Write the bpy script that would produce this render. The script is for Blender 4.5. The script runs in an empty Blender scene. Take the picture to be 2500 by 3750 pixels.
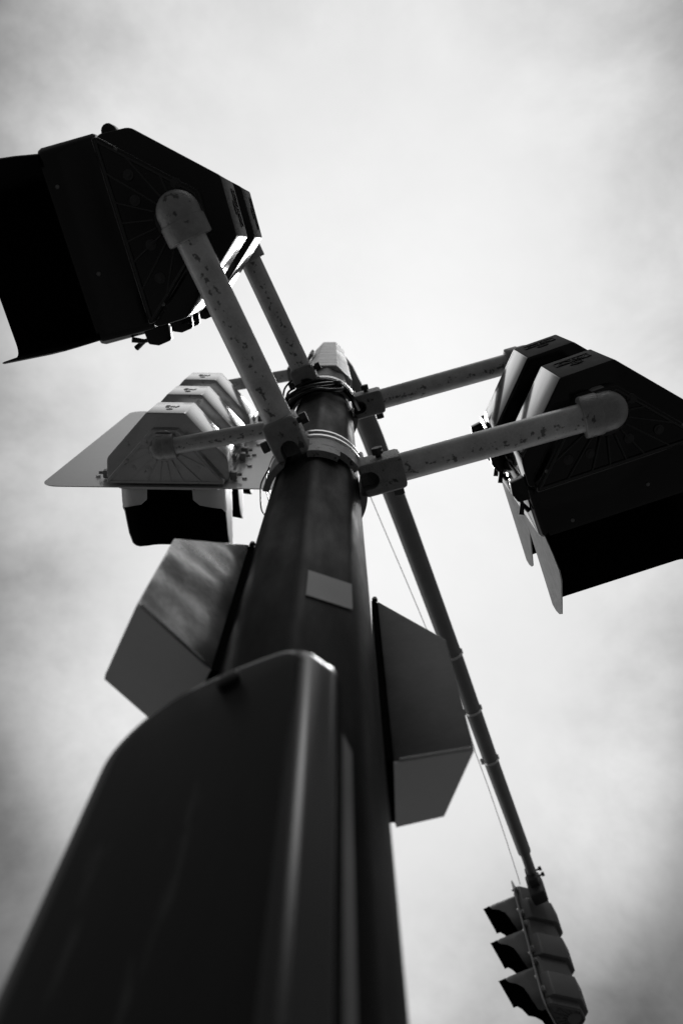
import bpy, bmesh, math, random
from mathutils import Matrix, Vector
random.seed(4)
R = math.radians
H = 1.2                                   # height of the camera above the ground
sc = bpy.context.scene
COL = sc.collection

# ------------------------------------------------------------------ camera
F_PX = 3350.0
cam_d = bpy.data.cameras.new('camera')
cam = bpy.data.objects.new('camera', cam_d); COL.objects.link(cam)
cam_d.sensor_fit = 'VERTICAL'; cam_d.sensor_height = 36.0; cam_d.sensor_width = 24.0
cam_d.lens = 36.0 * F_PX / 3750.0
cam_d.clip_start = 0.02; cam_d.clip_end = 3000
cam.location = (0, 0, H)
ELEV = math.atan2(F_PX, 1875 - 890)
cam.rotation_euler = (R(90) + ELEV, 0, 0)
cam_d.dof.use_dof = True
cam_d.dof.focus_distance = 2.25
cam_d.dof.aperture_fstop = 4.2
sc.camera = cam

# ------------------------------------------------------------------ sky and sun
SUN_DIR = Vector((0.075, 0.155, 1.0)).normalized()
w = bpy.data.worlds.new('World'); sc.world = w; w.use_nodes = True
nt = w.node_tree; nt.nodes.clear()
def N(t, **k):
    n = nt.nodes.new(t)
    for a, b in k.items(): setattr(n, a, b)
    return n
def L(a, b): nt.links.new(a, b)
def math_n(op, a, b=None, c=None, clamp=False):
    n = nt.nodes.new('ShaderNodeMath'); n.operation = op; n.use_clamp = clamp
    for i, v in enumerate((a, b, c)):
        if v is None: continue
        if isinstance(v, (int, float)): n.inputs[i].default_value = v
        else: nt.links.new(v, n.inputs[i])
    return n.outputs[0]
sky = N('ShaderNodeTexSky'); sky.sky_type = 'NISHITA'; sky.sun_disc = False
sky.sun_elevation = math.asin(SUN_DIR.z); sky.sun_rotation = math.atan2(SUN_DIR.x, SUN_DIR.y)
sky.air_density = 1.0; sky.dust_density = 3.0
bw = N('ShaderNodeRGBToBW'); L(sky.outputs[0], bw.inputs[0])
tc = N('ShaderNodeTexCoord')
# the veil thins round the sun in a long bright patch; distance from its middle on a flat cloud deck overhead
spz = N('ShaderNodeSeparateXYZ'); L(tc.outputs['Generated'], spz.inputs[0])
zz_ = math_n('MAXIMUM', spz.outputs[2], 0.02)
gx = math_n('MULTIPLY', math_n('SUBTRACT', math_n('DIVIDE', spz.outputs[0], zz_), 0.03), 1.2)
gy = math_n('MULTIPLY', math_n('SUBTRACT', math_n('DIVIDE', spz.outputs[1], zz_), 0.30), 0.6)
ang = math_n('SQRT', math_n('ADD', math_n('MULTIPLY', gx, gx), math_n('MULTIPLY', gy, gy)))
ramp = N('ShaderNodeValToRGB'); L(math_n('MULTIPLY', ang, 0.8, None, True), ramp.inputs[0])
cr = ramp.color_ramp; cr.interpolation = 'B_SPLINE'
pts = [(0.0, 1.0)] + [(d * 0.8, v) for d, v in ((0.15, 0.98), (0.30, 0.90), (0.40, 0.80), (0.47, 0.66), (0.52, 0.49), (0.56, 0.31), (0.62, 0.17), (0.80, 0.10))] + [(1.0, 0.12)]
cr.elements[0].position = 0; cr.elements[0].color = (pts[0][1],) * 3 + (1,)
cr.elements[1].position = 1; cr.elements[1].color = (pts[-1][1],) * 3 + (1,)
for p, v in pts[1:-1]:
    e_ = cr.elements.new(p); e_.color = (v, v, v, 1)
mp = N('ShaderNodeMapping'); L(tc.outputs['Generated'], mp.inputs['Vector']); mp.inputs['Location'].default_value = (3.1, 0.4, 1.7); mp.inputs['Scale'].default_value = (1.0, 1.15, 1.0)
n1 = N('ShaderNodeTexNoise'); L(mp.outputs[0], n1.inputs['Vector']); n1.inputs['Scale'].default_value = 4.5; n1.inputs['Detail'].default_value = 8; n1.inputs['Roughness'].default_value = 0.62; n1.inputs['Distortion'].default_value = 0.15
# clouds show less near the bright patch round the veiled sun
amp = math_n('MULTIPLY_ADD', math_n('MINIMUM', math_n('MAXIMUM', math_n('SUBTRACT', ang, 0.28), 0.0), 0.35), 7.0, 0.20)
cl = math_n('MULTIPLY_ADD', math_n('SUBTRACT', n1.outputs['Fac'], 0.5), amp, 1.0)
cl = math_n('MAXIMUM', cl, 0.25)
# the sky low down behind the camera is a darker cloud bank
sepd = N('ShaderNodeSeparateXYZ'); L(tc.outputs['Generated'], sepd.inputs[0])
side = math_n('ADD', math_n('MULTIPLY', sepd.outputs[1], 0.9), math_n('MULTIPLY', sepd.outputs[0], -0.35))
back = math_n('MULTIPLY', math_n('MULTIPLY_ADD', side, -1.6, -0.45, True), 0.2)
back = math_n('SUBTRACT', 1.0, back)
# and opens to a bright gap near the horizon on the sides and in front
low = math_n('MULTIPLY_ADD', sepd.outputs[2], -3.0, 1.9, True)
gap = math_n('MULTIPLY', math_n('MULTIPLY_ADD', side, 1.3, 0.15, True), low)
back = math_n('MULTIPLY_ADD', gap, 5.0, back)
val = math_n('MULTIPLY', math_n('MULTIPLY', math_n('MULTIPLY', ramp.outputs[0], cl), 8.9), back)
# added unseen glow high behind the camera, for the lid's edge highlight
glow_dot = N('ShaderNodeVectorMath', operation='DOT_PRODUCT'); L(tc.outputs['Generated'], glow_dot.inputs[0]); glow_dot.inputs[1].default_value = Vector((0.10, -0.60, 0.79)).normalized()
edge_glow = math_n('MULTIPLY_ADD', glow_dot.outputs['Value'], 40.0, -38.9, True)
edge_glow = math_n('MULTIPLY', math_n('MULTIPLY', edge_glow, edge_glow), 34.0)
val = math_n('ADD', val, edge_glow)
mixv = math_n('ADD', math_n('MULTIPLY', val, 0.96), math_n('MULTIPLY', bw.outputs[0], 0.04))
bg = N('ShaderNodeBackground'); L(mixv, bg.inputs['Color']); bg.inputs['Strength'].default_value = 0.1
wo = N('ShaderNodeOutputWorld'); L(bg.outputs[0], wo.inputs['Surface'])

sl = bpy.data.lights.new('sun', 'SUN'); sl.energy = 0.8; sl.angle = R(14); sl.color = (1, 1, 1)
so = bpy.data.objects.new('sun', sl); COL.objects.link(so)
so.rotation_euler = (-SUN_DIR).to_track_quat('-Z', 'Y').to_euler(); so.location = (0, 0, 20)

sc.view_settings.view_transform = 'Standard'; sc.view_settings.look = 'None'
sc.view_settings.exposure = 0.0; sc.view_settings.gamma = 1.0

# ------------------------------------------------------------------ materials (the photograph is black and white)
def mat(name, base, rough=0.5, metal=0.0, var=0.3, scale=12.0, bump=0.0, bscale=40.0, spec=0.5, rvar=0.12, spots=None, uvspots=False, stretch=(1, 1, 1), coat=0.0, cior=1.5, bdist=0.004, bdetail=5):
    m = bpy.data.materials.new(name); m.use_nodes = True
    t = m.node_tree; b = t.nodes['Principled BSDF']
    b.inputs['Metallic'].default_value = metal; b.inputs['Specular IOR Level'].default_value = spec
    if coat: b.inputs['Coat Weight'].default_value = coat; b.inputs['Coat Roughness'].default_value = 0.08; b.inputs['Coat IOR'].default_value = cior
    def nn(ty): return t.nodes.new(ty)
    def mm(op, a, bb=None, cc=None, cl=False):
        n = nn('ShaderNodeMath'); n.operation = op; n.use_clamp = cl
        for i, v in enumerate((a, bb, cc)):
            if v is None: continue
            if isinstance(v, (int, float)): n.inputs[i].default_value = v
            else: t.links.new(v, n.inputs[i])
        return n.outputs[0]
    tc = nn('ShaderNodeTexCoord'); mp = nn('ShaderNodeMapping'); mp.inputs['Scale'].default_value = stretch
    t.links.new(tc.outputs['Object'], mp.inputs[0])
    a = nn('ShaderNodeTexNoise'); a.inputs['Scale'].default_value = scale; a.inputs['Detail'].default_value = 8; a.inputs['Roughness'].default_value = 0.65
    t.links.new(mp.outputs[0], a.inputs['Vector'])
    f = nn('ShaderNodeTexNoise'); f.inputs['Scale'].default_value = scale * 14; f.inputs['Detail'].default_value = 4
    t.links.new(mp.outputs[0], f.inputs['Vector'])
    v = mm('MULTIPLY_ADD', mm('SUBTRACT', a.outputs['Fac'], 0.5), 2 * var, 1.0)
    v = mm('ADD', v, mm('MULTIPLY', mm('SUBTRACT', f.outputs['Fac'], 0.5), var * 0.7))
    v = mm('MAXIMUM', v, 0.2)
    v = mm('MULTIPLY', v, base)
    if spots:
        amt, sscale, thr = spots
        s = nn('ShaderNodeTexNoise'); s.inputs['Scale'].default_value = sscale; s.inputs['Detail'].default_value = 5; s.inputs['Roughness'].default_value = 0.6
        if uvspots:
            uv = nn('ShaderNodeUVMap'); uv.uv_map = 'UVMap'
            sp = nn('ShaderNodeSeparateXYZ'); t.links.new(uv.outputs[0], sp.inputs[0])
            cb = nn('ShaderNodeCombineXYZ')
            t.links.new(mm('MULTIPLY', sp.outputs[0], 1.0), cb.inputs[0]); t.links.new(mm('MULTIPLY', sp.outputs[1], 0.22), cb.inputs[1])
            oi = nn('ShaderNodeObjectInfo'); t.links.new(mm('MULTIPLY', oi.outputs['Random'], 30.0), cb.inputs[2])
            t.links.new(cb.outputs[0], s.inputs['Vector'])
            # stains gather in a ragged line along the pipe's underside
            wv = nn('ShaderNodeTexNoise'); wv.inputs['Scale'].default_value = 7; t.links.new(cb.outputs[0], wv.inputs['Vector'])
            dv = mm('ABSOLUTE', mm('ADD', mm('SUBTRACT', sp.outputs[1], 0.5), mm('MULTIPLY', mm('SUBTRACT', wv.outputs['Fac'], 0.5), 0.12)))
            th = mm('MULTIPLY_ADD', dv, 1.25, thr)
        else:
            t.links.new(mp.outputs[0], s.inputs['Vector']); th = thr
        k = mm('MULTIPLY', mm('SUBTRACT', s.outputs['Fac'], th), 22.0, None, True)
        v = mm('MULTIPLY', v, mm('MULTIPLY_ADD', k, -amt, 1.0))
    cbn = nn('ShaderNodeCombineColor')
    for i in range(3): t.links.new(v, cbn.inputs[i])
    t.links.new(cbn.outputs[0], b.inputs['Base Color'])
    r = mm('MULTIPLY_ADD', mm('SUBTRACT', a.outputs['Fac'], 0.5), 2 * rvar, rough)
    t.links.new(mm('MAXIMUM', r, 0.04), b.inputs['Roughness'])
    if bump:
        bn = nn('ShaderNodeTexNoise'); bn.inputs['Scale'].default_value = bscale; bn.inputs['Detail'].default_value = bdetail
        t.links.new(mp.outputs[0], bn.inputs['Vector'])
        bp = nn('ShaderNodeBump'); bp.inputs['Strength'].default_value = bump; bp.inputs['Distance'].default_value = bdist
        t.links.new(bn.outputs['Fac'], bp.inputs['Height']); t.links.new(bp.outputs[0], b.inputs['Normal'])
    return m
M = dict(
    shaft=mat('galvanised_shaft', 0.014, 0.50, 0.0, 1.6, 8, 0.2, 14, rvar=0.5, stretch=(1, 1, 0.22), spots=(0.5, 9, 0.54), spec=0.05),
    sleeve=mat('weathered_sleeve', 0.5, 0.4, 0.2, 2.2, 12, 0.05, 30, stretch=(0.5, 0.5, 3.5)),
    arm=mat('galvanised_arm', 0.20, 0.42, 0.4, 0.25, 6, 0.04, 20),
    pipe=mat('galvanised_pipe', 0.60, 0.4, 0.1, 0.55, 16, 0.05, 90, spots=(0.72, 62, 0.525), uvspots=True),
    fitting=mat('cast_fitting', 0.32, 0.5, 0.25, 0.5, 30, 0.4, 200, spots=(0.7, 40, 0.60)),
    clamp=mat('cast_clamp', 0.26, 0.55, 0.25, 0.5, 40, 0.5, 260, spots=(0.75, 36, 0.60)),
    bolt=mat('bolt_steel', 0.07, 0.5, 0.5, 0.3, 60),
    strap=mat('stainless_strap', 0.6, 0.22, 1.0, 0.1, 60),
    black=mat('black_polycarbonate', 0.002, 0.12, 0.0, 0.3, 18, 0.015, 8, spec=0.42, rvar=0.04),
    blackgloss=mat('black_lit_sides', 0.003, 0.12, 0.0, 0.2, 10, 0.01, 8, spec=1.0, rvar=0.04, coat=1.0, cior=2.8),  # lit copy of the black: coat boosted so side faces turn bright
    blackribs=mat('black_lit_ribs', 0.028, 0.45, 0.0, 0.4, 24, 0.1, 60, spec=0.5),  # ribs in lighter black, the light they catch put into the colour
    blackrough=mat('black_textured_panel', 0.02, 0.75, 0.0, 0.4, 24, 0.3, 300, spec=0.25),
    visorout=mat('black_visor_skin', 0.045, 0.42, 0.0, 0.2, 40, 0.1, 300),
    inside=mat('flat_black', 0.003, 0.95, 0.0, 0.1, 30, spec=0.03),
    pale=mat('pale_housing_paint', 0.46, 0.20, 0.5, 0.3, 14, 0.01, 8, spots=(0.75, 20, 0.63), spec=0.7, coat=1.0, cior=2.4, rvar=0.06),
    palevisor=mat('pale_visor_paint', 0.5, 0.38, 0.0, 0.12, 14),
    plate=mat('backplate_sheet', 0.72, 0.22, 0.1, 0.12, 3, 0.05, 2.5),
    lens=mat('dark_lens', 0.01, 0.25, 0.0, 0.1, 30),
    bead=mat('rivet_bead', 0.16, 0.5, 0.2, 0.2, 60),
    sheet=mat('spangle_glare_sheet', 0.55, 0.26, 0.85, 1.1, 8, 0.9, 10, rvar=0.08, bdist=0.022, bdetail=0.3),  # spangle, with blurred sky reflections also painted in as light blotches
    panel=mat('bottom_panel_paint', 0.78, 0.5, 0.0, 0.08, 6),
    sheetshade=mat('shaded_sheet', 0.05, 0.5, 0.2, 0.9, 7, 0.9, 8, spec=0.2, rvar=0.15, bdist=0.006, bdetail=1),  # same sheet as the other box, darkened for facing away from light
    lid=mat('cabinet_paint', 0.010, 0.34, 0.0, 1.0, 3, 0.05, 6, spots=(-2.2, 9, 0.63), spec=0.17, rvar=0.07, stretch=(3.5, 3.5, 0.4)),
    lidgloss=mat('cabinet_gloss_edge', 0.003, 0.25, 0.0, 0.2, 5, 0.02, 6, spec=0.75, rvar=0.03),
    lidbase=mat('cabinet_base_paint', 0.10, 0.5, 0.0, 0.2, 6),
    sticker=mat('sticker_film', 0.28, 0.45, 0.0, 0.12, 20),
    cable=mat('cable_jacket', 0.006, 0.22, 0.0, 0.2, 40, spec=0.6),
    ghead=mat('far_housing_paint', 0.12, 0.5, 0.0, 0.2, 14),
    asphalt=mat('asphalt', 0.08, 0.9, 0.0, 0.4, 3, 0.4, 60),
    concrete=mat('worn_asphalt_walk', 0.10, 0.85, 0.0, 0.3, 2, 0.2, 50),
)

# ------------------------------------------------------------------ object helpers
def tag(o, label=None, cat=None, group=None, kind=None):
    if label: o['label'] = label
    if cat: o['category'] = cat
    if group: o['group'] = group
    if kind: o['kind'] = kind
    return o
def thing(name, loc, rz, label, cat, group=None):
    o = bpy.data.objects.new(name, None); COL.objects.link(o)
    o.empty_display_size = 0.1
    o.location = (loc[0], loc[1], loc[2] + H); o.rotation_euler = (0, 0, rz)
    o['_t'] = 1
    tag(o, label, cat, group)
    return o
def frame(o): return Matrix.Translation(o.location) @ Matrix.Rotation(o.rotation_euler[2], 4, 'Z')
def root_of(o):
    while o.parent: o = o.parent
    return o
def obj(name, bm, m, parent=None, fr=None, smooth=35, solid=0):
    """link bm as one mesh object; fr is the matrix of the frame its vertices are given in (None: the thing's own)"""
    if fr is not None:
        if parent is not None: fr = frame(root_of(parent)).inverted() @ fr
        bmesh.ops.transform(bm, matrix=fr, verts=bm.verts)
    bmesh.ops.recalc_face_normals(bm, faces=bm.faces)
    me = bpy.data.meshes.new(name); bm.to_mesh(me); bm.free()
    ms = m if isinstance(m, (list, tuple)) else [m]
    for x in ms: me.materials.append(x)
    if smooth:
        for p in me.polygons: p.use_smooth = True
        me.set_sharp_from_angle(angle=R(smooth))
    o = bpy.data.objects.new(name, me); COL.objects.link(o)
    if parent: o.parent = parent
    if solid:
        md = o.modifiers.new('solid', 'SOLIDIFY'); md.thickness = solid; md.offset = 0
    return o
def F(x, y, z, deg=0): return Matrix.Translation((x, y, z + H)) @ Matrix.Rotation(R(deg), 4, 'Z')

def loft(bm, rings, cap=True, closed=True, mi=0):
    vs = [[bm.verts.new(p) for p in r] for r in rings]
    n = len(vs[0])
    for a, b in zip(vs[:-1], vs[1:]):
        for i in range(n if closed else n - 1):
            j = (i + 1) % n
            f = bm.faces.new((a[i], a[j], b[j], b[i])); f.material_index = mi
    if cap:
        bm.faces.new(vs[0][::-1]).material_index = mi; bm.faces.new(vs[-1]).material_index = mi
    return vs
def rounded(poly, rad, n=4):
    """2-d polygon with its corners rounded; rad one number or one per corner"""
    out = []; k = len(poly)
    for i, p in enumerate(poly):
        r_ = rad[i] if isinstance(rad, (list, tuple)) else rad
        p = Vector(p); a = Vector(poly[i - 1]) - p; b = Vector(poly[(i + 1) % k]) - p
        if r_ <= 0: out.append(tuple(p)); continue
        la, lb = a.length, b.length; a.normalize(); b.normalize()
        th = a.angle(b); t = min(r_ / math.tan(th / 2), la * 0.49, lb * 0.49); rr = t * math.tan(th / 2)
        c = p + (a + b).normalized() * (rr / math.sin(th / 2))
        s = p + a * t - c; e = p + b * t - c
        a0 = math.atan2(s.y, s.x); a1 = math.atan2(e.y, e.x); d = (a1 - a0 + math.pi) % (2 * math.pi) - math.pi
        for q in range(n + 1):
            g = a0 + d * q / n; out.append((c.x + rr * math.cos(g), c.y + rr * math.sin(g)))
    return out
def inset(poly, d):
    """inset a convex counter-clockwise or clockwise polygon by d"""
    k = len(poly); area = sum(poly[i - 1][0] * poly[i][1] - poly[i][0] * poly[i - 1][1] for i in range(k))
    s = 1 if area > 0 else -1; lines = []
    for i in range(k):
        p = Vector(poly[i]); q = Vector(poly[(i + 1) % k]); t = (q - p).normalized(); nrm = Vector((-t.y, t.x)) * s
        dd = d[i] if isinstance(d, (list, tuple)) else d
        lines.append((p + nrm * dd, t))
    out = []
    for i in range(k):
        p, t = lines[i - 1]; q, u = lines[i]
        den = t.x * u.y - t.y * u.x; wv = q - p
        out.append(tuple(p + t * ((wv.x * u.y - wv.y * u.x) / den)))
    return out
def prism(bm, poly, z0, z1, bev=0.0, bevtop=None, mi=0):
    bt = bev if bevtop is None else bevtop
    rings = []
    if bev > 0:
        for k in range(4):
            a = k / 3 * math.pi / 2; q = inset_s(poly, bev * (1 - math.sin(a))); rings.append([(x, y, z0 + bev * (1 - math.cos(a))) for x, y in q])
    else: rings.append([(x, y, z0) for x, y in poly])
    if bt > 0:
        for k in range(4):
            a = k / 3 * math.pi / 2; q = inset_s(poly, bt * (1 - math.cos(a))); rings.append([(x, y, z1 - bt * (1 - math.sin(a))) for x, y in q])
    else: rings.append([(x, y, z1) for x, y in poly])
    loft(bm, rings, mi=mi)
def inset_s(poly, d):
    """move each vertex inwards along its corner bisector (dense rounded outlines)"""
    if d <= 1e-6: return list(poly)
    k = len(poly); area = sum(poly[i - 1][0] * poly[i][1] - poly[i][0] * poly[i - 1][1] for i in range(k))
    s = 1 if area > 0 else -1; out = []
    for i in range(k):
        a = Vector(poly[i - 1]); p = Vector(poly[i]); b = Vector(poly[(i + 1) % k])
        t1 = (p - a).normalized(); t2 = (b - p).normalized(); n1 = Vector((-t1.y, t1.x)) * s; n2 = Vector((-t2.y, t2.x)) * s
        m_ = n1 + n2; m_ = m_.normalized() if m_.length > 1e-6 else n1
        out.append(tuple(p + m_ * (d / max(0.35, m_.dot(n1)))))
    return out
def box(bm, x0, x1, y0, y1, z0, z1, bev=0.0):
    p = [(x0, y0), (x1, y0), (x1, y1), (x0, y1)]
    if bev: prism(bm, rounded(p, bev * 1.5, 2), z0, z1, bev)
    else: prism(bm, p, z0, z1)
def basis(d):
    d = Vector(d).normalized(); u = Vector((0, 0, -1)) if abs(d.z) < 0.9 else Vector((1, 0, 0))
    u = (u - d * u.dot(d)).normalized(); return d, u, d.cross(u)
def cyl(bm, p0, p1, r0, r1=None, n=24, cap=True, bev=0.0, hexa=False):
    r1 = r0 if r1 is None else r1; p0 = Vector(p0); p1 = Vector(p1); d, u, v = basis(p1 - p0)
    if hexa: n = 6
    st = [(0, r0), (1, r1)]; ln = (p1 - p0).length
    if bev: st = [(0, r0 - bev), (bev * 0.3 / ln, r0 - bev * 0.3), (bev / ln, r0), (1 - bev / ln, r1), (1 - bev * 0.3 / ln, r1 - bev * 0.3), (1, r1 - bev)]
    loft(bm, [[p0 + (p1 - p0) * t + (u * math.cos(2 * math.pi * i / n) + v * math.sin(2 * math.pi * i / n)) * r for i in range(n)] for t, r in st], cap=cap)
def tube(bm, pts, r, n=12, cap=True, uv=False, radii=None):
    """sweep a circle along points"""
    pts = [Vector(p) for p in pts]; rings = []
    d, u, v = basis(pts[1] - pts[0])
    for i, p in enumerate(pts):
        a = pts[max(0, i - 1)]; b = pts[min(len(pts) - 1, i + 1)]; d = (b - a).normalized()
        u = (u - d * u.dot(d)).normalized(); v = d.cross(u); rr = radii[i] if radii else r
        rings.append([p + (u * math.cos(2 * math.pi * k / n) + v * math.sin(2 * math.pi * k / n)) * rr for k in range(n)])
    loft(bm, rings, cap=cap)
def spline(pts, n=8):
    P = [Vector(p) for p in pts]; P = [P[0] * 2 - P[1]] + P + [P[-1] * 2 - P[-2]]; out = []
    for i in range(1, len(P) - 2):
        for k in range(n):
            t = k / n; a, b, c, d = P[i - 1:i + 3]
            out.append(0.5 * ((2 * b) + (c - a) * t + (2 * a - 5 * b + 4 * c - d) * t * t + (-a + 3 * b - 3 * c + d) * t ** 3))
    out.append(P[-2]); return out
def pipe_uv(bm, p0, p1, r, n=36, segs=6):
    """a straight pipe with UV: u metres along, v turn round from the underside (0.5 = underside)"""
    lay = bm.loops.layers.uv.new('UVMap'); p0 = Vector(p0); p1 = Vector(p1); d, u, v = basis(p1 - p0); ln = (p1 - p0).length
    vs = [[bm.verts.new(p0 + (p1 - p0) * (s / segs) - (u * math.cos(2 * math.pi * i / n) + v * math.sin(2 * math.pi * i / n)) * r) for i in range(n)] for s in range(segs + 1)]
    for s in range(segs):
        for i in range(n):
            j = (i + 1) % n; f = bm.faces.new((vs[s][i], vs[s][j], vs[s + 1][j], vs[s + 1][i]))
            for lp, (ss, ii) in zip(f.loops, ((s, i), (s, i + 1), (s + 1, i + 1), (s + 1, i))): lp[lay].uv = (ln * ss / segs, ii / n)
    bm.faces.new(vs[0][::-1]); bm.faces.new(vs[-1])

def boolean_cut(o, cutter_bm):
    me = bpy.data.meshes.new('cutter'); cutter_bm.to_mesh(me); cutter_bm.free()
    c = bpy.data.objects.new('cutter', me); COL.objects.link(c); c.parent = o.parent
    md = o.modifiers.new('cut', 'BOOLEAN'); md.object = c; md.operation = 'DIFFERENCE'; md.solver = 'EXACT'
    bpy.context.view_layer.update()
    dg = bpy.context.evaluated_depsgraph_get()
    new = bpy.data.meshes.new_from_object(o.evaluated_get(dg))
    o.modifiers.clear(); o.data = new; bpy.data.objects.remove(c)
    for p in new.polygons: p.use_smooth = True
    new.set_sharp_from_angle(angle=R(35))

# ------------------------------------------------------------------ the ground (out of view, below the camera)
bm = bmesh.new(); s_ = 400
bm.faces.new([bm.verts.new(p) for p in ((-s_, -s_, 0), (s_, -s_, 0), (s_, s_, 0), (-s_, s_, 0))])
tag(obj('road', bm, M['asphalt'], smooth=0), kind='structure')
bm = bmesh.new(); box(bm, -2.2, 1.6, -4.0, 1.6, 0.004, 0.14, 0.02)
tag(obj('pavement', bm, M['concrete'], smooth=0), kind='structure')

# ------------------------------------------------------------------ the pole with its mast arm
PX, PY = -0.055, 0.515
def rad_at(z): return 0.1045 - 0.005 * z
pole = thing('signal_pole', (PX, PY, 0.14 - H), 0, 'tall dark octagonal pole in the middle of the photo with a long mast arm', 'pole')
def octring(r, z, a0, rnd, ext=1.0):
    p = [(r * math.cos(R(a0 + 45 * k)), r * math.sin(R(a0 + 45 * k))) for k in range(8)]
    return [(x, y, z) for x, y in rounded(p, rnd, 4)]
bm = bmesh.new()
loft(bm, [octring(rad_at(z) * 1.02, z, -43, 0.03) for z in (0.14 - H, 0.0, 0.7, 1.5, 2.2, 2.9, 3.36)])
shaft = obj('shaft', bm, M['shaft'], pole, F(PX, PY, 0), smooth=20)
bm = bmesh.new(); cyl(bm, (0, 0, 0.14 - H), (0, 0, 0.17 - H), 0.19, n=32, bev=0.006)
obj('base_plate', bm, M['shaft'], pole, F(PX, PY, 0))
bm = bmesh.new()
loft(bm, [octring(r, z, -68, 0.010) for z, r in ((3.30, 0.096), (3.303, 0.101), (3.8, 0.088), (4.36, 0.073), (4.37, 0.069))])
obj('upper_sleeve', bm, M['sleeve'], pole, F(PX, PY, 0), smooth=20)
# mast arm: tapered tube rising gently away from the pole
bm = bmesh.new()
apts = [(-0.045, 0.50, 4.22), (0.005, 0.57, 4.245), (0.07, 0.70, 4.28), (0.147, 0.892, 4.31), (0.306, 1.317, 4.36), (0.61, 2.15, 4.47), (0.855, 2.84, 4.575), (1.092, 3.494, 4.68)]
arr = [0.052, 0.053, 0.053, 0.053, 0.051, 0.047, 0.042, 0.0395]
tube(bm, apts, 0.05, n=28, radii=arr)
arm = obj('mast_arm', bm, M['arm'], pole, F(0, 0, 0))
bm = bmesh.new(); tube(bm, [apts[-1], (1.15, 3.66, 4.70), (1.19, 3.775, 4.71)], 0.029, n=24)
obj('arm_end_pipe', bm, M['arm'], arm, F(0, 0, 0))
ad = (Vector(apts[-1]) - Vector(apts[-3])).normalized()
def arm_at(y):
    for i in range(len(apts) - 1):
        a, b = Vector(apts[i]), Vector(apts[i + 1])
        if a.y <= y <= b.y:
            t = (y - a.y) / (b.y - a.y); return a.lerp(b, t), arr[i] * (1 - t) + arr[i + 1] * t
for y in (2.10, 2.46, 2.80):
    c, rr = arm_at(y); bm = bmesh.new()
    cyl(bm, c - ad * 0.009, c + ad * 0.009, rr + 0.003, n=28)
    side = Vector((ad.y, -ad.x, 0)).normalized()
    cyl(bm, c + side * (rr - 0.002) - ad * 0.013, c + side * (rr - 0.002) + ad * 0.013, 0.010, n=10)
    cyl(bm, c - side * (rr + 0.006) - ad * 0.015, c - side * (rr + 0.006) + ad * 0.015, 0.010, n=10)
    obj('arm_band', bm, M['strap'], arm, F(0, 0, 0))
# numberless film sticker on the facet that faces the camera
bm = bmesh.new()
def facet_pt(t, z, out=0.0015):
    a0, a1 = R(-88), R(-43); r = rad_at(z) * 1.02
    p = Vector((r * math.cos(a0), r * math.sin(a0))).lerp(Vector((r * math.cos(a1), r * math.sin(a1))), t)
    n_ = Vector((math.cos(R(-65.5)), math.sin(R(-65.5)))); p += n_ * out; return (p.x, p.y, z)
bm.faces.new([bm.verts.new(facet_pt(*q)) for q in ((0.10, 1.052), (0.92, 1.068), (0.92, 1.158), (0.10, 1.142))])
obj('sticker', bm, M['sticker'], pole, F(PX, PY, 0), smooth=0, solid=0.0008)

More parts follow.
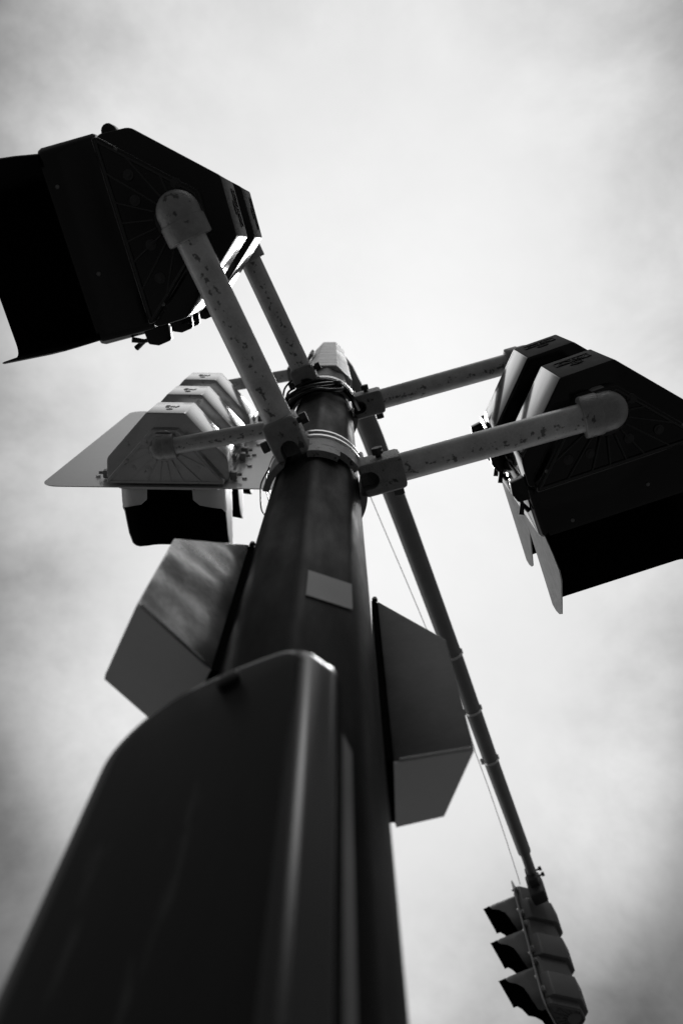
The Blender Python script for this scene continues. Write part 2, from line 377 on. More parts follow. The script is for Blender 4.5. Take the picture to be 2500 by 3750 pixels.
# ------------------------------------------------------------------ hardware that carries a head on the pole
def mounting(root, ang, z, rel, rp, up=1, clear=True, band=True, mouth=0.19, prad=0.031):
    """clamp bracket + pipe + elbow; x of the frame runs out from the pole axis"""
    fr = F(PX, PY, z, ang); pr_ = rp
    # pipe
    bm = bmesh.new(); pipe_uv(bm, (mouth - 0.03, 0, 0), (rel - 0.04, 0, 0), prad)
    pipe = obj('mounting_pipe', bm, M['pipe'], root, fr)
    # elbow: collar and quarter bend
    k = prad / 0.031; bm = bmesh.new()
    cyl(bm, (rel - 0.056 * k, 0, 0), (rel - 0.016 * k, 0, 0), 0.0455 * k, n=36, bev=0.0035)
    cyl(bm, (rel - 0.020 * k, 0, 0), (rel - 0.004 * k, 0, 0), 0.0425 * k, n=36)
    prof_ = [(0.0425 * k * math.cos(q / 12 * math.pi / 2), 0.0425 * k * math.sin(q / 12 * math.pi / 2)) for q in range(12)]
    loft(bm, [[(rel + r_ * math.cos(2 * math.pi * i / 36), r_ * math.sin(2 * math.pi * i / 36), -up * h_) for i in range(36)] for r_, h_ in [(0.0425 * k, -0.05)] + prof_ + [(0.0008, 0.0425 * k)]])
    cyl(bm, (rel, 0, up * 0.028 * k), (rel, 0, up * 0.075 * k), 0.0465 * k, n=36, bev=0.003)
    obj('elbow_fitting', bm, M['fitting'], pipe, fr)
    # clamp bracket
    bm = bmesh.new()
    w_ = 0.036
    box(bm, pr_ + 0.006, mouth, -w_, w_, -0.042, 0.040, 0.006)
    for s in (-1, 1):
        # saddle wings that hug the shaft
        ring = []
        for t in range(9):
            a = R(16 + t * 4.6) * s; ring.append(a)
        def wing(rr, zz): return [(rr * math.cos(a), rr * math.sin(a), zz) for a in ring]
        o_, i_ = pr_ + 0.0155, pr_ + 0.0015
        rows = [wing(i_, -0.045), wing(o_, -0.045), wing(o_ - 0.002, 0.13), wing(i_, 0.13), wing(i_, -0.045)]
        vs = [[bm.verts.new(p) for p in r_] for r_ in rows[:4]]
        for q in range(4):
            A, B = vs[q], vs[(q + 1) % 4]
            for t in range(8): bm.faces.new((A[t], A[t + 1], B[t + 1], B[t]))
        bm.faces.new([v_[0] for v_ in vs][::-1]); bm.faces.new([v_[-1] for v_ in vs])
        # web between wing and sleeve
        pg = rounded([(pr_ + 0.004, s * 0.030), (pr_ + 0.030, s * 0.034), (pr_ + 0.004, s * 0.062)], 0.004, 2)
        prism(bm, pg, -0.040, 0.12, 0.0)
    # upright spine
    box(bm, pr_ + 0.003, pr_ + 0.02, -0.03, 0.03, 0.035, 0.125, 0.003)
    clampo = obj('clamp_bracket', bm, M['clamp'], root, fr)
    cb = bmesh.new()
    pg = [(pr_ - 0.02, -0.019), (pr_ + 0.026, -0.019)] + [(pr_ + 0.026 + 0.019 * math.sin(R(a)), -0.019 * math.cos(R(a))) for a in range(15, 180, 15)] + [(pr_ + 0.026, 0.019), (pr_ - 0.02, 0.019)]
    prism(cb, pg, -0.10, 0.0)
    bmesh.ops.recalc_face_normals(cb, faces=cb.faces)
    bmesh.ops.transform(cb, matrix=frame(root).inverted() @ fr, verts=cb.verts)
    boolean_cut(clampo, cb)
    bm = bmesh.new(); prism(bm, [(x, y * 0.98) for x, y in pg[:]], -0.012, -0.008)
    # bolts
    for s, x in ((1, mouth - 0.022), (-1, mouth - 0.045)):
        bm = bmesh.new()
        cyl(bm, (x, s * w_ * 0.9, 0.0), (x, s * (w_ + 0.016), 0.0), 0.0065, n=14)
        cyl(bm, (x, s * (w_ + 0.006), 0.0), (x, s * (w_ + 0.021), 0.0), 0.0130, n=6, bev=0.0015)
        obj('bolt', bm, M['bolt'], clampo, fr, smooth=20)
    # stainless bands round the shaft
    for zb in ((0.10,) if band else ()):
        bm = bmesh.new(); rr = pr_ + 0.0185; n = 8
        pts = []
        a0 = 43 + 0
        for q in range(48):
            a = R(7.5 * q); pts.append((rr * math.cos(a), rr * math.sin(a)))
        inn = inset_s(pts, 0.0016)
        k = len(pts); V = []
        for (px, z0) in ((pts, zb - 0.007), (pts, zb + 0.007), (inn, zb + 0.007), (inn, zb - 0.007)):
            V.append([bm.verts.new((x, y, z0)) for x, y in px])
        for q in range(4):
            A, B = V[q], V[(q + 1) % 4]
            for t in range(k): bm.faces.new((A[t], A[(t + 1) % k], B[(t + 1) % k], B[t]))
        obj('band', bm, M['strap'], clampo, fr)

# ------------------------------------------------------------------ signal heads
PROFILE = [(0.060, -0.094), (0.190, 0.052), (0.193, 0.122), (-0.193, 0.122), (-0.190, 0.052), (-0.060, -0.094)]
def sec_mesh(z0, first, k=1.0, hh=0.355, waist=0.045, wall=0.20):
    """one hollow-looking cast section: full profile below, drawn-in neck above"""
    bm = bmesh.new()
    full = rounded(PROFILE, [0.010, 0.03, 0.012, 0.012, 0.03, 0.010], 4)
    neck0 = inset(PROFILE, [waist, waist * 0.25, 0.0, waist * 0.25, waist, waist])
    neck = rounded(neck0, [0.008, 0.02, 0.004, 0.004, 0.02, 0.008], 3)
    prism(bm, [(x * k, y * k) for x, y in full], z0, z0 + wall, 0.004, 0.006)
    prism(bm, [(x * k, y * k) for x, y in neck], z0 - (0.045 if first else 0.0), z0 + hh, 0.003, 0.0)
    # front hem carries the full height
    box(bm, -0.190 * k, 0.190 * k, 0.088 * k, 0.121 * k, z0 + 0.003, z0 + hh - 0.002, 0.003)
    return bm, neck0
def dish_detail(bm, z, neck0, k=1.0):
    """radial ribs, bosses and hub on the bottom plate"""
    poly = [(x * k, y * k) for x, y in inset(neck0, 0.006)]
    for i in range(20):
        a = 2 * math.pi * (i + 0.5) / 20; d = Vector((math.cos(a), math.sin(a))); hit = None
        for q in range(len(poly)):
            p = Vector(poly[q]); e = Vector(poly[(q + 1) % len(poly)]) - p
            den = d.x * e.y - d.y * e.x
            if abs(den) < 1e-9: continue
            t = (p.x * e.y - p.y * e.x) / den; u_ = (p.x * d.y - p.y * d.x) / den
            if t > 0 and 0 <= u_ <= 1 and (hit is None or t < hit): hit = t
        if hit is None or hit < 0.06 * k: continue
        nrm = Vector((-d.y, d.x)) * 0.0013; a_ = d * 0.05 * k; b_ = d * hit
        loft(bm, [[(*(a_ + nrm), z), (*(b_ + nrm), z), (*(b_ - nrm), z), (*(a_ - nrm), z)], [(*(a_ + nrm), z - 0.009), (*(b_ + nrm), z - 0.006), (*(b_ - nrm), z - 0.006), (*(a_ - nrm), z - 0.009)]])
    # raised rim of the plate
    P = poly; n = len(P); inn = inset(P, 0.004)
    V = [[bm.verts.new((x, y, zz)) for x, y in pl] for pl, zz in ((P, z), (P, z - 0.006), (inn, z - 0.006), (inn, z))]
    for q in range(4):
        A, B = V[q], V[(q + 1) % 4]
        for t in range(n): bm.faces.new((A[t], A[(t + 1) % n], B[(t + 1) % n], B[t]))
    cyl(bm, (0, 0, z + 0.001), (0, 0, z - 0.006), 0.049 * k, n=36, bev=0.002)
    bp = []
    for (x, y) in ((-0.10, 0.072), (0.10, 0.072), (-0.052, 0.074), (0.035, 0.070), (0.062, -0.012), (-0.062, -0.012)):
        x *= k; y *= k
        for rr, dz in ((0.0105, 0.004), (0.005, 0.007)): cyl(bm, (x, y, z + 0.001), (x, y, z - dz), rr, n=16)
        bp.append((x, y))
def door_mesh(z0, k=1.0, hh=0.355, q0=0.124, q1=0.247, hw=0.200, deep=True):
    """rounded door frame, a ring in the x-z plane, with a lip"""
    bm = bmesh.new()
    zc = z0 + hh / 2; hz = hh / 2 - 0.003
    def ring(hx, hzz, rad, y): return [(x, y, zc + z) for x, z in rounded([(-hx, -hzz), (hx, -hzz), (hx, hzz), (-hx, hzz)], rad, 5)]
    q0 *= k; q1 *= k; hw *= k
    rings = [ring(hw - 0.004, hz - 0.002, 0.018, q0), ring(hw, hz, 0.022, q0 + 0.006), ring(hw, hz, 0.022, q1 - 0.010), ring(hw - 0.003, hz - 0.003, 0.022, q1 - 0.002), ring(hw - 0.010, hz - 0.008, 0.020, q1),
             ring(hw - 0.030, hz - 0.026, 0.018, q1), ring(hw - 0.032, hz - 0.028, 0.018, q1 - 0.05)]
    loft(bm, rings)
    return bm
def lens_mesh(z0, k, hh, q):
    bm = bmesh.new(); zc = z0 + hh / 2
    pts = []
    for s in range(6):
        rr = 0.150 * k * math.cos(s / 6 * math.pi / 2) + 0.004; y = q + 0.03 * math.sin(s / 6 * math.pi / 2)
        pts.append([(rr * math.cos(2 * math.pi * i / 36), y, zc + rr * math.sin(2 * math.pi * i / 36)) for i in range(36)])
    loft(bm, pts); return bm
def shell(bm, rows, inn):
    """open sheet with thickness: outer skin material 0, inner skin material 1"""
    O = [[bm.verts.new(p) for p in r] for r in rows]; I = [[bm.verts.new(inn(p)) for p in r] for r in rows]
    a, b = len(rows), len(rows[0])
    for i in range(a - 1):
        for j in range(b - 1):
            bm.faces.new((O[i][j], O[i][j + 1], O[i + 1][j + 1], O[i + 1][j]))
            bm.faces.new((I[i][j], I[i + 1][j], I[i + 1][j + 1], I[i][j + 1])).material_index = 1
        for j in (0, b - 1): bm.faces.new((O[i][j], O[i + 1][j], I[i + 1][j], I[i][j]))
    for j in range(b - 1):
        for i in (0, a - 1): bm.faces.new((O[i][j], O[i][j + 1], I[i][j + 1], I[i][j]))
def box_visor(z0, k=1.0, hh=0.355):
    """hood with flat top and side plates whose lower edge sweeps up to the front"""
    bm = bmesh.new(); hx = 0.197 * k; zt = z0 + hh - 0.022
    prof = [(0.240, z0 + 0.012), (0.275, z0 - 0.040), (0.300, z0 - 0.062), (0.335, z0 - 0.045), (0.448, z0 + 0.083), (0.510, z0 + 0.155), (0.535, z0 + 0.21), (0.548, z0 + 0.262)]
    rows = []; hx = 0.189 * k
    n = 4; rc = 0.028
    for y, zl in prof:
        yt = y
        right = [(hx, yt, zl), (hx, yt, (zl + zt) / 2)] + [(hx - rc + rc * math.cos(a), yt, zt - rc + rc * math.sin(a)) for a in [math.pi / 2 * q / n for q in range(n + 1)]]
        left = [(-x, yy, zz) for x, yy, zz in reversed(right)]
        rows.append(right + left)
    shell(bm, rows, lambda p: (p[0] * (1 - 0.0025 / hx), p[1], zt - 0.0025 + (p[2] - zt) * 0.999))
    return bm
def cap_visor(z0, k=1.0, hh=0.355, q0=0.135, q1=0.47, lift=1.0):
    """rounded-square tunnel with its underside cut away"""
    bm = bmesh.new(); hx = 0.168 * k; zc = z0 + hh / 2 + 0.004; hz = 0.165 * k; rc = 0.07 * k
    loop = rounded([(0, -hz), (hx, -hz), (hx, hz), (-hx, hz), (-hx, -hz)], [0, rc, rc, rc, rc], 8)
    # arclength parameter from bottom centre
    P = [Vector(p) for p in loop] + [Vector(loop[0])]; S = [0]
    for a, b in zip(P[:-1], P[1:]): S.append(S[-1] + (b - a).length)
    T = S[-1]
    def at_s(s):
        for i in range(len(S) - 1):
            if s <= S[i + 1] + 1e-9:
                t = (s - S[i]) / max(1e-9, S[i + 1] - S[i]); return P[i].lerp(P[i + 1], t)
        return P[-1]
    cut = [(q0, 0.072), (q0 + 0.045, 0.075), (q0 + 0.062, 0.095), (q0 + 0.072, 0.135), (q0 + 0.085, 0.18), (q0 + 0.11, 0.225), (q0 + 0.15, 0.245), (q0 + 0.20, 0.27), (q1 - 0.055, 0.315), (q1 - 0.03, 0.36), (q1 - 0.010, 0.41), (q1, 0.46)]
    rows = []
    for y, c in cut:
        c *= k * (1 + (lift - 1) * min(1, max(0, (y - q0 - 0.05) / 0.08))); c = min(c, 0.47 * k); m_ = 44
        rows.append([(p.x, y * k, zc + p.y) for p in [at_s(c + (T - 2 * c) * i / m_) for i in range(m_ + 1)]])
    g = 1 - 0.0028 / 0.165
    shell(bm, rows, lambda p: (p[0] * g, p[1], zc + (p[2] - zc) * g))
    return bm
def latch_mesh(x, z, s, nut=True):
    bm = bmesh.new()
    pg = rounded([(x - s * 0.004, 0.095), (x + s * 0.030, 0.100), (x + s * 0.034, 0.128), (x + s * 0.026, 0.148), (x - s * 0.004, 0.150)], 0.006, 3)
    prism(bm, pg, z, z + 0.026, 0.002)
    if nut:
        cyl(bm, (x + s * 0.018, 0.13, z + 0.013), (x + s * 0.018, 0.168, z + 0.013), 0.0045, n=10)
        for t in (-1, 1):
            a = Vector((x + s * 0.018, 0.158, z + 0.013)); b = a + Vector((t * 0.010, 0.022, 0.008 * t))
            cyl(bm, a, b, 0.0048, 0.0062, n=10)
    return bm
def logo(bm, z0, y, sx=0.040, wall=0.2, lines=True):
    """raised maker's panel: outline, an oval ring, zig-zag strokes and a small ellipse under it"""
    def bar(x0, z0_, x1, z1_, t=0.0012, d=0.0022):
        a = Vector((x0, z0_)); b = Vector((x1, z1_)); n_ = (b - a).normalized(); n_ = Vector((-n_.y, n_.x)) * t
        q = [a + n_, b + n_, b - n_, a - n_]
        loft(bm, [[(p.x, y + 0.001, p.y) for p in q], [(p.x, y - d, p.y) for p in q]])
    zl, zh = z0 + wall - 0.085, z0 + wall - 0.045
    if lines:
        for a in ((-sx, zl, sx, zl), (-sx, zh, sx, zh), (-sx, zl, -sx, zh), (sx, zl, sx, zh)): bar(*a)
    def oval(cx, cz, a, b, n=18, part=1.0):
        last = None
        for i in range(int(n * part) + 1):
            t = 2 * math.pi * i / n; p = (cx + a * math.cos(t), cz + b * math.sin(t))
            if last: bar(*last, *p, t=0.0011)
            last = p
    oval(-sx * 0.45, (zl + zh) / 2, sx * 0.33, 0.013, part=0.86)
    zz = [(-0.02, zl + 0.006), (-0.02, zh - 0.006), (0.25, zl + 0.010), (0.25, zh - 0.010), (0.55, zl + 0.008), (0.82, zh - 0.008)]
    for a, b in zip(zz[:-1], zz[1:]): bar(a[0] * sx, a[1], b[0] * sx, b[1])
    oval(0, zl - 0.026, sx * 0.36, 0.011); oval(0, zl - 0.026, sx * 0.2, 0.005)

def pair_head(loc, fa, label, arms, latch_side, mouth, pitch=0.36):
    """two-section black head with box hoods"""
    t = thing('traffic_signal', loc, R(fa - 90), label, 'traffic light', None)
    for i in range(2):
        z0 = pitch * i; hh = pitch - 0.005
        bm, neck = sec_mesh(z0, i == 0, 1.0, hh, 0.045, 0.56 * pitch)
        for f in bm.faces: f.tag = True
        if i == 0: dish_detail(bm, z0 - 0.045, neck)
        else: dish_detail(bm, z0, neck)
        for f in bm.faces:
            if not f.tag: f.material_index = 3
        if i == 1:
            prism(bm, rounded(inset(PROFILE, 0.075), 0.01, 3), z0 + hh, z0 + hh + 0.017, 0.004)
        logo(bm, z0, -0.094, 0.040, 0.56 * pitch)
        s = obj('signal_section', bm, [M['black'], M['blackrough'], M['blackgloss'], M['blackribs']], t)
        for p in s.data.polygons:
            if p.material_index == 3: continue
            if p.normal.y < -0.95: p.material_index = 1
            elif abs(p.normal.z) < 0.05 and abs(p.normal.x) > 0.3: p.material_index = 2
        d = obj('door', door_mesh(z0, 1.0, hh), M['black'], s)
        if i == 0:
            for (x, y, zz) in ((0.150, 0.082, -0.045), (-0.150, 0.082, -0.045), (0.06, 0.20, 0.003), (-0.12, 0.225, 0.003)):
                bm = bmesh.new(); cyl(bm, (x, y, zz - 0.003), (x, y, zz + 0.004), 0.0042, n=12, bev=0.001); obj('rivet', bm, M['bead'], s)
        obj('lens', lens_mesh(z0, 1.0, hh, 0.20), M['lens'], s)
        v = obj('visor', box_visor(z0, 1.0, hh), [M['visorout'], M['inside']], s)
        for zz in (0.012, 0.30):
            obj('latch', latch_mesh(latch_side * 0.196, z0 + zz, latch_side), M['black'], s, smooth=30)
        # hinge knuckles on the other side
        for zz in (0.02, 0.29):
            bm = bmesh.new(); cyl(bm, (-latch_side * 0.196, 0.098, z0 + zz), (-latch_side * 0.196, 0.098, z0 + zz + 0.04), 0.015, n=16, bev=0.003)
            obj('hinge', bm, M['black'], s)
    for kw in arms: mounting(t, **kw)
    return t

s1 = pair_head((-0.317, -0.048, 1.93), 165.4, 'black two-section traffic light at upper left with flat hoods pointing left, seen from below', [
    dict(ang=-114.6, z=1.868, rel=0.629, rp=rad_at(1.87), up=1, mouth=0.185),
    dict(ang=-114.6, z=2.80, rel=0.565, rp=rad_at(2.8), up=-1, mouth=0.170)], 1, 0.185, 0.40)
s2 = pair_head((0.558, 0.347, 1.97), 70.5, 'black two-section traffic light at right edge with flat hoods hanging towards the bottom right', [
    dict(ang=-15.8, z=1.915, rel=0.640, rp=rad_at(1.92), up=1, mouth=0.195),
    dict(ang=-15.8, z=2.82, rel=0.640, rp=rad_at(2.8), up=-1, mouth=0.190)], -1, 0.195)

def plate_mesh(hw, z0, z1, y, rad=0.06, holes=0):
    bm = bmesh.new()
    pg = rounded([(-hw, z0), (hw, z0), (hw, z1), (-hw, z1)], rad, 8)
    loft(bm, [[(x, y, z) for x, z in pg], [(x, y + 0.003, z) for x, z in pg]])
    for x in (-0.235, 0.235):
        for i in range(int((z1 - z0) / 0.17)):
            cyl(bm, (x, y - 0.006, z0 + 0.12 + i * 0.17), (x, y + 0.001, z0 + 0.12 + i * 0.17), 0.008, n=8)
    return bm
def triple_head(loc, fa, label, k, pitch, arms, m_body, m_vis, hw, zlo, zhi, waist, q_plate=0.128):
    t = thing('traffic_signal', loc, R(fa - 90), label, 'traffic light', None)
    for i in range(3):
        z0 = pitch * i; hh = pitch - 0.005
        bm, neck = sec_mesh(z0, i == 0, k, hh, waist, 0.56 * pitch)
        dish_detail(bm, z0 - (0.045 if i == 0 else 0), neck, k)
        if i == 2: prism(bm, [(x * k, y * k) for x, y in rounded(inset(PROFILE, 0.075), 0.01, 3)], z0 + hh, z0 + hh + 0.015, 0.004)
        # small raised maker's mark
        logo(bm, z0, -0.094 * k, 0.026, 0.5 * pitch, False)
        s = obj('signal_section', bm, m_body, t)
        obj('door', door_mesh(z0, k, hh, 0.134, 0.155, 0.166), m_body, s)
        obj('lens', lens_mesh(z0, k, hh, 0.135 * k), M['lens'], s)
        v = obj('visor', cap_visor(z0, k, hh, 0.145, 0.45 if k == 1 else 0.43, 1.0 if k == 1 else 1.4), [m_vis, M['inside']], s)
        for sx in (-1, 1):
            for zz in (0.03, pitch - 0.06):
                bm = bmesh.new()
                box(bm, sx * 0.203 * k - 0.010, sx * 0.203 * k + 0.010, 0.10 * k, 0.125 * k, z0 + zz, z0 + zz + 0.03, 0.002)
                cyl(bm, (sx * 0.215 * k, 0.11 * k, z0 + zz + 0.015), (sx * 0.228 * k, 0.11 * k, z0 + zz + 0.015), 0.005, n=8)
                obj('latch', bm, M['fitting'], s)
    obj('backplate', plate_mesh(hw, zlo, zhi, q_plate * k, 0.06), M['plate'], t)
    for kw in arms: mounting(t, **kw)
    return t
s3 = triple_head((-0.545, 0.598, 2.80), 90.8, 'pale three-section traffic light at left with wide backplate and open rounded hoods', 1.0, 0.36, [
    dict(ang=170.2, z=2.735, rel=0.505, rp=rad_at(2.8), up=1, mouth=0.175, prad=0.026),
    dict(ang=170.2, z=3.93, rel=0.499, rp=0.085, up=-1, mouth=0.175, prad=0.026, band=False)], M['pale'], M['palevisor'], 0.388, -0.06, 1.25, 0.045)
s4 = triple_head((1.225, 3.915, 3.915), 153, 'small distant three-section traffic light at bottom right, hung on the tip of the mast arm', 0.78, 0.290, [], M['ghead'], M['ghead'], 0.19, -0.06, 0.92, 0.030)
# clamp that holds the far head on the arm's end pipe
bm = bmesh.new()
box(bm, -0.215, -0.130, -0.080, 0.010, 0.66, 0.84, 0.008)
box(bm, -0.270, -0.205, -0.070, -0.010, 0.72, 0.84, 0.008)
cb = obj('arm_clamp', bm, M['bolt'], s4)
for xx in (-0.255, -0.21):
    bm = bmesh.new(); cyl(bm, (xx, -0.06, 0.80), (xx, -0.105, 0.80), 0.006, n=8); cyl(bm, (xx, -0.095, 0.80), (xx, -0.112, 0.80), 0.013, n=6)
    obj('bolt', bm, M['bolt'], cb)

# ------------------------------------------------------------------ sheet-metal boxes strapped to the shaft
def wedge(name, inner, outer, back_in, back_out, zb, zi, zo, label, ms):
    c = Vector(inner)
    t = thing(name, (inner[0], inner[1], zb), 0, label, 'metal box', 'sheet metal boxes on the pole')
    bm = bmesh.new()
    pts = [inner, outer, back_out, back_in]; tops = [zi, zo, zo, zi]
    lo = [bm.verts.new((x, y, zb)) for x, y in pts]; hi = [bm.verts.new((p[0], p[1], z)) for p, z in zip(pts, tops)]
    bm.faces.new(lo[::-1]); bm.faces.new(hi)
    for i in range(4): bm.faces.new((lo[i], lo[(i + 1) % 4], hi[(i + 1) % 4], hi[i]))
    bmesh.ops.bevel(bm, geom=list(bm.edges), offset=0.004, segments=2, affect='EDGES', profile=0.6)
    obj('case', bm, ms, t, F(0, 0, 0), smooth=25)
    bm = bmesh.new(); cc = sum((Vector(p) for p in pts), Vector((0, 0))) / 4; q = [cc + (Vector(p) - cc) * 0.975 for p in pts]
    loft(bm, [[(p.x, p.y, zb - 0.0015) for p in q], [(p.x, p.y, zb + 0.002) for p in q]])
    obj('bottom_panel', bm, M['panel'], t, F(0, 0, 0), smooth=0)
    # folded lip along the bottom edge of the front sheet and a hem on top
    bm = bmesh.new(); a = Vector((*inner, zb)); b = Vector((*outer, zb)); d = (b - a).normalized()
    tube(bm, [a + d * 0.008 + Vector((0, 0, 0.002)), b - d * 0.004 + Vector((0, 0, 0.002))], 0.0026, n=8)
    obj('folded_seam', bm, M['strap'], t, F(0, 0, 0))
    # flat black flange added as the shaded gap beside the pole
    bm = bmesh.new()
    ax = Vector((PX, PY)); i2 = Vector(inner); di = (i2 - ax).normalized(); bi = Vector(back_in)
    e = (bi - i2).normalized(); nrm = Vector((-e.y, e.x)); nrm = nrm if nrm.dot(ax - i2) > 0 else -nrm
    q = [i2 - nrm * 0.001 + e * 0.006, i2 + nrm * 0.010 + e * 0.002, bi + nrm * 0.010, bi - nrm * 0.001]
    loft(bm, [[(p.x, p.y, zb + 0.01) for p in q], [(p.x, p.y, zi + 0.004) for p in q]])
    obj('gap_shade_flange', bm, M['inside'], t, F(0, 0, 0), smooth=0)
    bm = bmesh.new(); p = i2 + nrm * 0.004
    cyl(bm, (p.x, p.y, zi - 0.002), (p.x, p.y, zi + 0.008), 0.005, n=6)
    obj('bolt', bm, M['bolt'], t, F(0, 0, 0), smooth=0)
    return t
wedge('junction_box', (0.062, 0.598), (0.160, 0.580), (0.066, 0.690), (0.126, 0.674), 0.97, 1.487, 1.285, 'dark sheet metal box with sloping top, fixed to the right side of the pole', M['sheetshade'])
wedge('junction_box', (-0.151, 0.477), (-0.232, 0.393), (-0.197, 0.572), (-0.278, 0.488), 0.97, 1.434, 1.21, 'shiny mottled sheet metal box with sloping top, fixed to the left side of the pole', M['sheet'])

# ------------------------------------------------------------------ the rounded cover close to the camera
FA = 247
cab = thing('terminal_cabinet', (PX, PY, -0.35), R(FA - 90), 'large dark rounded cabinet cover on the pole, out of focus and nearest the camera', 'cabinet')
def arch(hw, zb, zt, rc, crown, n=10, mid=0.0):
    if isinstance(rc, tuple):
        a_ = arch(hw, zb, zt, rc[0], crown, n, mid); b_ = arch(hw, zb, zt, rc[1], crown, n, mid)
        h_ = len(a_) // 2; return a_[:h_] + b_[h_:]
    """outline in x-z: straight sides, rounded shoulders, slightly crowned top"""
    p = [(hw, zb)]
    def cz(x, z): return (x, z - crown * ((x - mid) / hw) ** 2)
    for i in range(n + 1):
        a = math.pi / 2 * i / n; p.append(cz(hw - rc + rc * math.cos(a), zt - rc + rc * math.sin(a)))
    for i in range(1, 12): p.append(cz((hw - rc) * (1 - 2 * i / 12), zt))
    for i in range(n + 1):
        a = math.pi / 2 + math.pi / 2 * i / n; p.append(cz(-hw + rc + rc * math.cos(a), zt - rc + rc * math.sin(a)))
    p.append((-hw, zb)); return p
def arch_solid(bm, hw, zb, zt, rc, crown, y0, y1, bev, dish=0.0):
    pl = arch(hw, zb, zt, rc, crown)[::-1]; rings = []
    rings.append([(x, y0, z) for x, z in pl])
    if dish == 0.0 and bev > 0.01: rings.append([(x, 0.1215, z) for x, z in pl])
    for k in range(7):
        a = k / 6 * math.pi / 2; q = inset_s(pl, bev * (1 - math.cos(a))); rings.append([(x, y1 - bev + bev * math.sin(a), z) for x, z in q])
    if dish:
        for dd, yy in ((0.004, 0), (0.008, -dish * 0.5), (0.012, -dish)):
            q = inset_s(pl, bev + dd); rings.append([(x, y1 + yy, z) for x, z in q])
    loft(bm, rings)
bm = bmesh.new()
pl = arch(0.109, -0.55, 0.789, (0.075, 0.048), 0.020, mid=-0.035)[::-1]
lev = [(0, 0.104, 1), (0, 0.117, 2), (0.0008, 0.1195, 2), (0.0025, 0.1212, 2), (0.004, 0.1240, 2), (0.007, 0.1300, 2), (0.0095, 0.1350, 2), (0.0112, 0.1378, 2), (0.0135, 0.1402, 2), (0.0165, 0.1422, 2), (0.0200, 0.1436, 2), (0.0240, 0.1444, 2), (0.028, 0.1447, 0)]
pl = [(x + 0.004, z) for x, z in pl]
vs = loft(bm, [[(x, y, z) for x, z in inset_s(pl, d)] for d, y, m_ in lev])
bm.faces.ensure_lookup_table(); nf = len(pl)
for q in range(len(lev) - 1):
    for f in bm.faces[q * nf:(q + 1) * nf]: f.material_index = lev[q][2]
lid = obj('lid', bm, [M['lid'], M['inside'], M['lidgloss']], cab, F(PX, PY, 0, FA - 90), smooth=50)
bm = bmesh.new(); arch_solid(bm, 0.095, -0.58, 0.735, 0.03, 0.008, 0.060, 0.100, 0.004)
obj('back_box', bm, M['lidbase'], cab, F(PX, PY, 0, FA - 90), smooth=50)
bm = bmesh.new(); cyl(bm, (-0.013, 0.138, 0.739), (-0.013, 0.152, 0.739), 0.0115, n=20, bev=0.002)
obj('screw', bm, M['lid'], lid, F(PX, PY, 0, FA - 90))

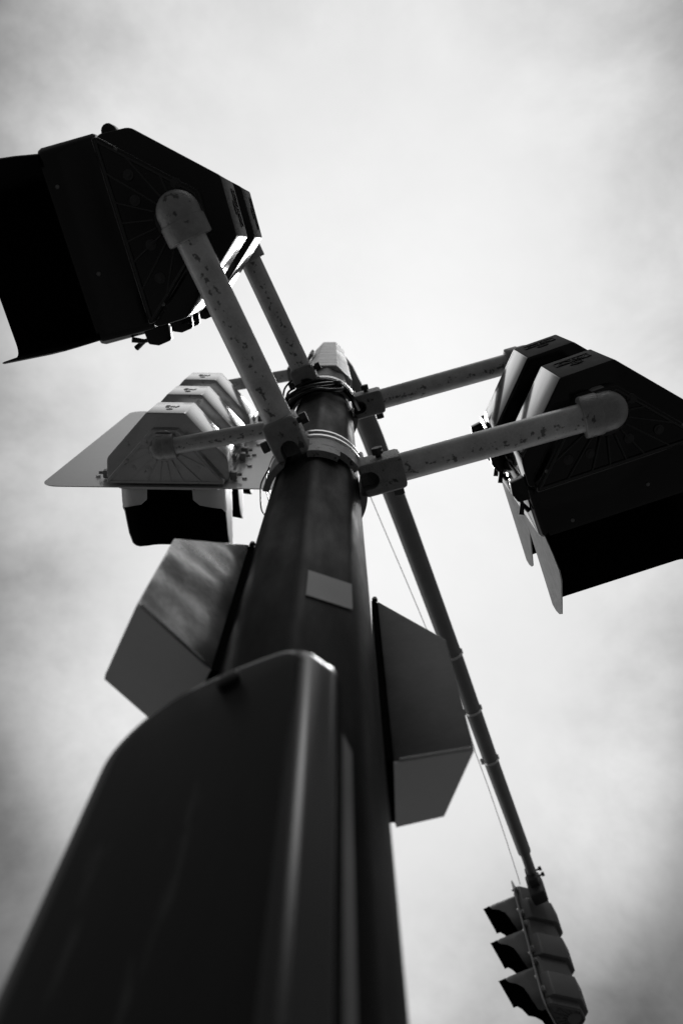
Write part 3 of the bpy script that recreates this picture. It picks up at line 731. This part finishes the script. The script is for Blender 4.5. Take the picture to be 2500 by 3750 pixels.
# ------------------------------------------------------------------ cables
loops = [[(-0.175, 0.475, 2.70), (-0.167, 0.456, 2.73), (-0.158, 0.43, 2.75), (-0.121, 0.408, 2.76), (-0.081, 0.400, 2.76), (-0.03, 0.400, 2.74), (-0.012, 0.408, 2.72), (-0.03, 0.412, 2.70), (-0.067, 0.410, 2.70), (-0.122, 0.425, 2.69), (-0.165, 0.465, 2.68), (-0.175, 0.50, 2.68)],
         [(-0.172, 0.49, 2.70), (-0.150, 0.452, 2.71), (-0.10, 0.415, 2.73), (-0.052, 0.404, 2.74), (-0.01, 0.405, 2.73), (0.003, 0.415, 2.70), (-0.03, 0.412, 2.66), (-0.08, 0.410, 2.65), (-0.14, 0.440, 2.65), (-0.175, 0.49, 2.66)],
         [(-0.170, 0.50, 2.68), (-0.150, 0.462, 2.69), (-0.11, 0.424, 2.70), (-0.060, 0.406, 2.715), (-0.014, 0.404, 2.725), (0.006, 0.418, 2.73), (0.030, 0.445, 2.735), (0.050, 0.480, 2.76), (0.066, 0.487, 2.80)],
         [(-0.165, 0.485, 2.73), (-0.13, 0.42, 2.75), (-0.085, 0.398, 2.75), (-0.04, 0.396, 2.75), (-0.012, 0.402, 2.735), (0.012, 0.420, 2.72), (0.040, 0.452, 2.745), (0.058, 0.488, 2.79)]]
loops += [[(-0.178, 0.46, 2.76), (-0.172, 0.425, 2.79), (-0.140, 0.398, 2.80), (-0.095, 0.392, 2.79), (-0.045, 0.394, 2.76), (-0.012, 0.403, 2.73), (-0.055, 0.404, 2.68), (-0.11, 0.412, 2.67), (-0.165, 0.455, 2.66)],
          [(-0.180, 0.50, 2.71), (-0.165, 0.448, 2.70), (-0.12, 0.415, 2.69), (-0.065, 0.402, 2.70), (-0.013, 0.403, 2.727), (0.010, 0.416, 2.71), (0.034, 0.446, 2.72), (0.052, 0.485, 2.76)]]
t = thing('cable_bundle', (-0.03, 0.40, 2.7), 0, 'tied coil of black cables hanging across the pole between the upper brackets', 'cables')
bm = bmesh.new()
for lp, rr in zip(loops, (0.0034, 0.0062, 0.0075, 0.0045, 0.003, 0.007)): tube(bm, spline(lp, 7), rr, n=12)
obj('cable', bm, M['cable'], t, F(0, 0, 0))
bm = bmesh.new(); cyl(bm, (-0.018, 0.404, 2.718), (-0.008, 0.405, 2.736), 0.013, n=14, bev=0.002)
obj('cable_tie', bm, M['cable'], t, F(0, 0, 0))
bm = bmesh.new(); tube(bm, spline([(-0.150, 0.450, 1.86), (-0.166, 0.478, 1.84), (-0.166, 0.50, 1.81), (-0.163, 0.52, 1.79), (-0.158, 0.535, 1.80)], 6), 0.0016, n=8)
tag(obj('wire', bm, M['cable'], None, F(0, 0, 0)), 'thin loose dark wire hanging from the lower left bracket against the pole edge', 'wire')
bm = bmesh.new(); tube(bm, spline([(-0.09, 0.67, 4.50), (0.06, 1.03, 4.50), (0.207, 1.385, 4.50), (0.466, 2.007, 4.50), (0.752, 2.741, 4.50), (0.90, 3.16, 4.53), (1.03, 3.56, 4.60), (1.09, 3.76, 4.72)], 8), 0.0020, n=8)
tag(obj('signal_cable', bm, M['fitting'], None, F(0, 0, 0)), 'thin sagging cable running beside the mast arm to the distant traffic light', 'cable')
